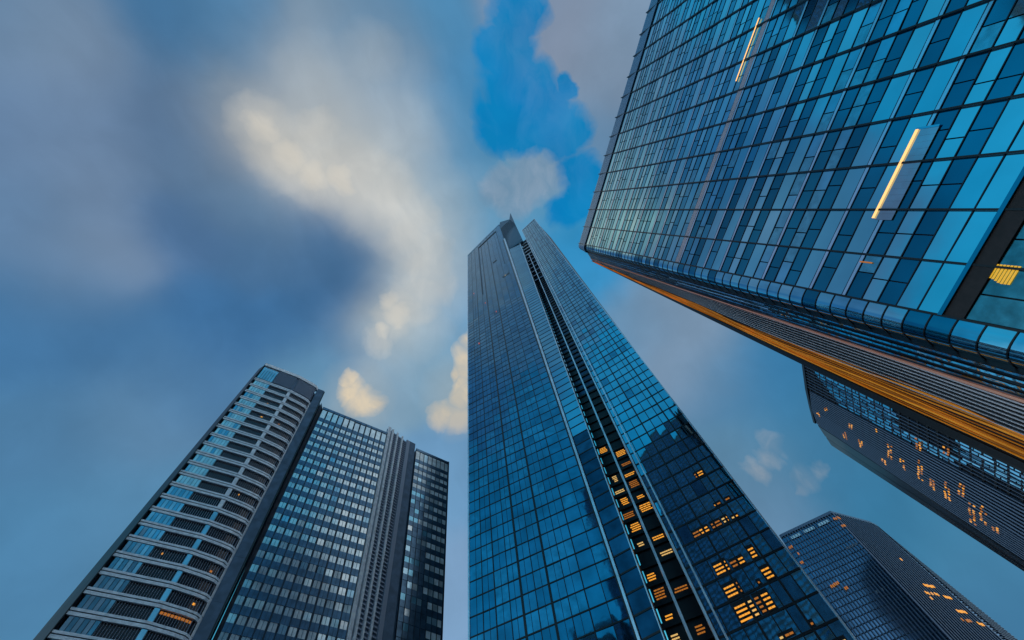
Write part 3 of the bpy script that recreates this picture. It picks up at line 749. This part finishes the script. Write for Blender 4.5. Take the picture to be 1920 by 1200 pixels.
# ================================================================ far ribbed tower behind it
def far_ribbed_tower():
    H = 200.
    t = thing('ribbed_tower', 'dark ribbed tower with a rounded lower edge behind the side with modelled amber reflections', 'skyscraper', (160, 180, 0))
    Q = Parts(t)
    body = mat('ribbed_core', (.006,.010,.016), .6, .0, spec=.2); rib = mat('ribbed_grey', (.09,.15,.24), .5, .3); bl = glass('dull_blue_glass', (.18,.40,.55), .15, .01, .5, .35, .3)
    dimg = glass('smoked_glass', (.07,.13,.20), .2, .01, .5, .3, .3); edge = mat('far_edge', (.012,.03,.05), .5, .2, spec=.3)
    e = [upright((1502,640),(1920,800),H), upright((1506,686),(1920,885),H), upright((1512,730),(1920,945),H), upright((1519,762),(1920,1010),H), upright((1527,792),(1920,1050),H)]
    o = [upright((1527,792),(1920,1050),H), upright((1545,815),(1920,1059),H-2), upright((1562,836),(1920,1070),H-4)]
    P = Patch(e)
    prism(e, 45, 1.0, body, t, 'wall', top=H-1)
    Q.add('backing', body, long_box(P, 0, 1, -1.6, H-.5, -1., -.4, nh=6))
    # broad blue window bands near the top edge in the picture
    for c in range(9):
        u0 = .25+c*.026
        h = H-8-(c*1.7)
        while h > 95:
            seg = 6.2
            if (int(h/25)+c//6) % 4 != 1: Q.add('window', bl if random.random() < .75 else dimg, pane(P, u0, u0+.022, h-seg+.5, h, 0, .008))
            h -= seg
    NR = 19
    for i in range(NR):
        u = .5+.5*i/NR
        Q.add('rib', rib, ribbon(P, lambda h_, u=u: u, 90, H-1.5-3*abs(i/NR-.5), 2, lambda h_: .0058, -.3, .6))
    for i in range(12): Q.add('rib', rib, ribbon(P, lambda h_, i=i: .12+i*.031, 90, H-1.5, 2, lambda h_: .0016, -.3, .30))
    for h in np.arange(95, H, 3.9): Q.add('floor_line', body, long_box(P, .1, 1, h, h+.8, -.35, .02))
    for (h, u0, n) in ((193,.75,3),(186,.60,3),(176,.80,5),(171,.64,3),(166,.78,6),(157,.52,2),(154,.85,3),(150,.62,7),(144,.70,6),(137,.40,5),(136,.60,9),(131,.72,5),(126,.35,3),(125,.66,8),(120,.60,5),(116,.72,10),(112,.68,8),(108,.8,3)):
        V, F = [], []
        for q in range(n):
            for r_ in range(2):
                if random.random() < .25: continue
                uu = u0+q*.0229+.003; hh = h+r_*1.4+random.uniform(-.2,.2)
                Q.add('lit_window', random.choice((lamp_dim, lamp_warm)), box(P, uu, uu+.010, hh, hh+.7, .45, .7))
    Q.add('parapet', edge, long_box(P, 0, 1, H-1.2, H+.4, -.5, .5))
    O = Patch([e[-1]]+o[1:])
    prism([e[-1]]+o[1:], 30, .4, edge, t, 'wall', top=H-5)
    Q.add('round_edge', edge, long_box(O, 0, 1, -1.6, H-3, -.4, .3, nu=8, nh=2), True)
    Q.build()
far_ribbed_tower()

# ================================================================ slate tower at the lower right
def slate_tower():
    H = 200.
    t = thing('slate_tower', 'slate blue finely ribbed tower with chamfered top at lower right', 'skyscraper', (180, 280, 0))
    Q = Parts(t)
    body = mat('slate_core', (.02,.05,.09), .5, .3); rib = mat('slate_rib', (.07,.13,.22), .45, .3); pale = mat('pale_roof_louvre', (.45,.62,.70), .4, .5)
    g1 = glass('slate_glass', (.07,.14,.24), .12, .01, .4, .3, .15)
    e = [upright((1462,1006),(1590,1200),H), upright((1467,1003),(1610,1200),H), upright((1558,960),(1782,1200),H), upright((1632,980),(1872,1200),H), upright((1644,986),(1887,1200),H)]
    s = [e[-1], upright((1655,995),(1896,1200),H), upright((1668,1006),(1907,1200),H)]
    prism(e, 50, 1., body, t, 'wall', top=H-1)
    P = Patch(e, [0, .05, .55, .95, 1.])
    Q.add('curtain_wall', g1, long_box(P, 0, 1, -1.6, H-.5, -.6, -.2, nh=6))
    NR = 38
    for i in range(NR): Q.add('rib', rib, ribbon(P, lambda h_, i=i: .01+i/NR*.98, 110, H-1, 8, lambda h_: .0036, -.2, .8))
    h = H-2
    while h > 110: Q.add('floor_line', body, long_box(P, 0, 1, h, h+.5, -.25, .05)); h -= 3.6
    for (a, b) in ((.10,.19),(.23,.33),(.37,.48)): Q.add('roof_louvre', pale, long_box(P, a, b, H-5.5, H-3.6, .1, .7))
    Q.add('parapet', rib, long_box(P, 0, 1, H-1.2, H+.6, -.5, .6))
    for (h, u, n, mm) in ((194,.52,4,lamp_dim),(188,.53,2,lamp_dim),(190,.02,3,lamp_dim),(184,.03,3,lamp_dim),(179,.03,2,lamp_dim),(161,.12,6,lamp_dim),(157,.20,2,lamp_dim),(168,.80,3,lamp_warm),(151,.78,6,lamp_warm),(146,.72,7,lamp_warm),(145,.86,4,lamp_warm),(143,.70,2,lamp_warm),(137,.84,6,lamp_warm),(132,.80,5,lamp_dim),(131,.91,3,lamp_warm)):
        V, F = [], []
        for q in range(n):
            if random.random() < .1: continue
            uu = u+q*.0155; hh = h+random.uniform(-.3,.3)
            Q.add('lit_window', mm, box(P, uu, uu+.010, hh, hh+1.5, .7, .95))
    pal = mat('pale_blind', (.35,.38,.45), .5)
    for (h, u, n) in ((176,.42,12),(150,.36,5)):
        for q in range(n):
            if random.random() < .25: continue
            Q.add('blind', pal, box(P, u+q*.0155, u+q*.0155+.011, h, h+1.5, .12, .18))
    S = Patch(s); prism(s, 40, 1., body, t, 'wall', top=H-1.2)
    Q.add('side_wall', body, long_box(S, 0, 1, -1.6, H-.5, -.6, -.1, nh=4))
    h = H
    while h > 110: Q.add('side_louvre', rib, long_box(S, 0, 1, h-.55, h, -.1, .5)); h -= 1.5
    Q.build()
slate_tower()

# ================================================================ towers behind the photographer, which the photo shows mirrored in the glass
def mirrored_tower(label, x0, x1, y0, y1, H, col, floor=3.8, bay=3.2):
    t = thing('office_tower', label, 'office building', ((x0+x1)/2, (y0+y1)/2, 0)); t['group'] = 'towers across the street mirrored in the glass'
    Q = Parts(t); wall = mat('mirrored_wall_%.2f' % col[2], col, .6, mottle=.2, mscale=.3); gd = glass('mirrored_window', (.10,.20,.30), .1, .0, 1, .3, .3)
    def cuboid(a, b, c, d, e, f): return [(a,c,e),(b,c,e),(b,d,e),(a,d,e),(a,c,f),(b,c,f),(b,d,f),(a,d,f)], [(3,2,1,0),(4,5,6,7),(0,1,5,4),(1,2,6,5),(2,3,7,6),(3,0,4,7)]
    Q.add('wall', wall, cuboid(x0, x1, y0, y1, 0, H)); Q.add('roof', frame_blue, cuboid(x0-.4, x1+.4, y0-.4, y1+.4, H, H+1.4)); Q.add('plant_room', wall, cuboid(x0+7, x1-7, y0+7, y1-7, H+1.4, H+5))
    h = 6
    while h < H-4:
        Q.add('window_band', gd, cuboid(x0-.12, x1+.12, y0-.12, y1+.12, h, h+floor*.55)); h += floor
    x = x0+bay
    while x < x1-1: Q.add('pier', wall, cuboid(x-.35, x+.35, y1+.1, y1+.5, 0, H)); x += bay
    y = y0+bay
    for xx, sgn in ((x1, 1), (x0, -1)):
        y = y0+bay
        while y < y1-1: Q.add('pier', wall, cuboid(min(xx+sgn*.1, xx+sgn*.5), max(xx+sgn*.1, xx+sgn*.5), y-.35, y+.35, 0, H)); y += bay
    Q.build()
mirrored_tower('dark slab tower behind the viewer mirrored in the right lower face of the central skyscraper', -88, 16, -340, -272, 445, (.015,.025,.04), 5.2, 5.2)
mirrored_tower('lower dark block behind the viewer, right of the slab tower, mirrored near the skyscraper edge', 24, 84, -330, -280, 285, (.025,.045,.07), 5.2, 5.2)
mirrored_tower('lower dark block behind the viewer, left of the slab tower, mirrored beside the skyscraper slot', -150, -98, -335, -278, 290, (.025,.04,.065), 5.2, 5.2)
mirrored_tower('tall dark tower behind the close glass tower mirrored in the office block', 74, 112, -100, -58, 236, (.03,.055,.09))
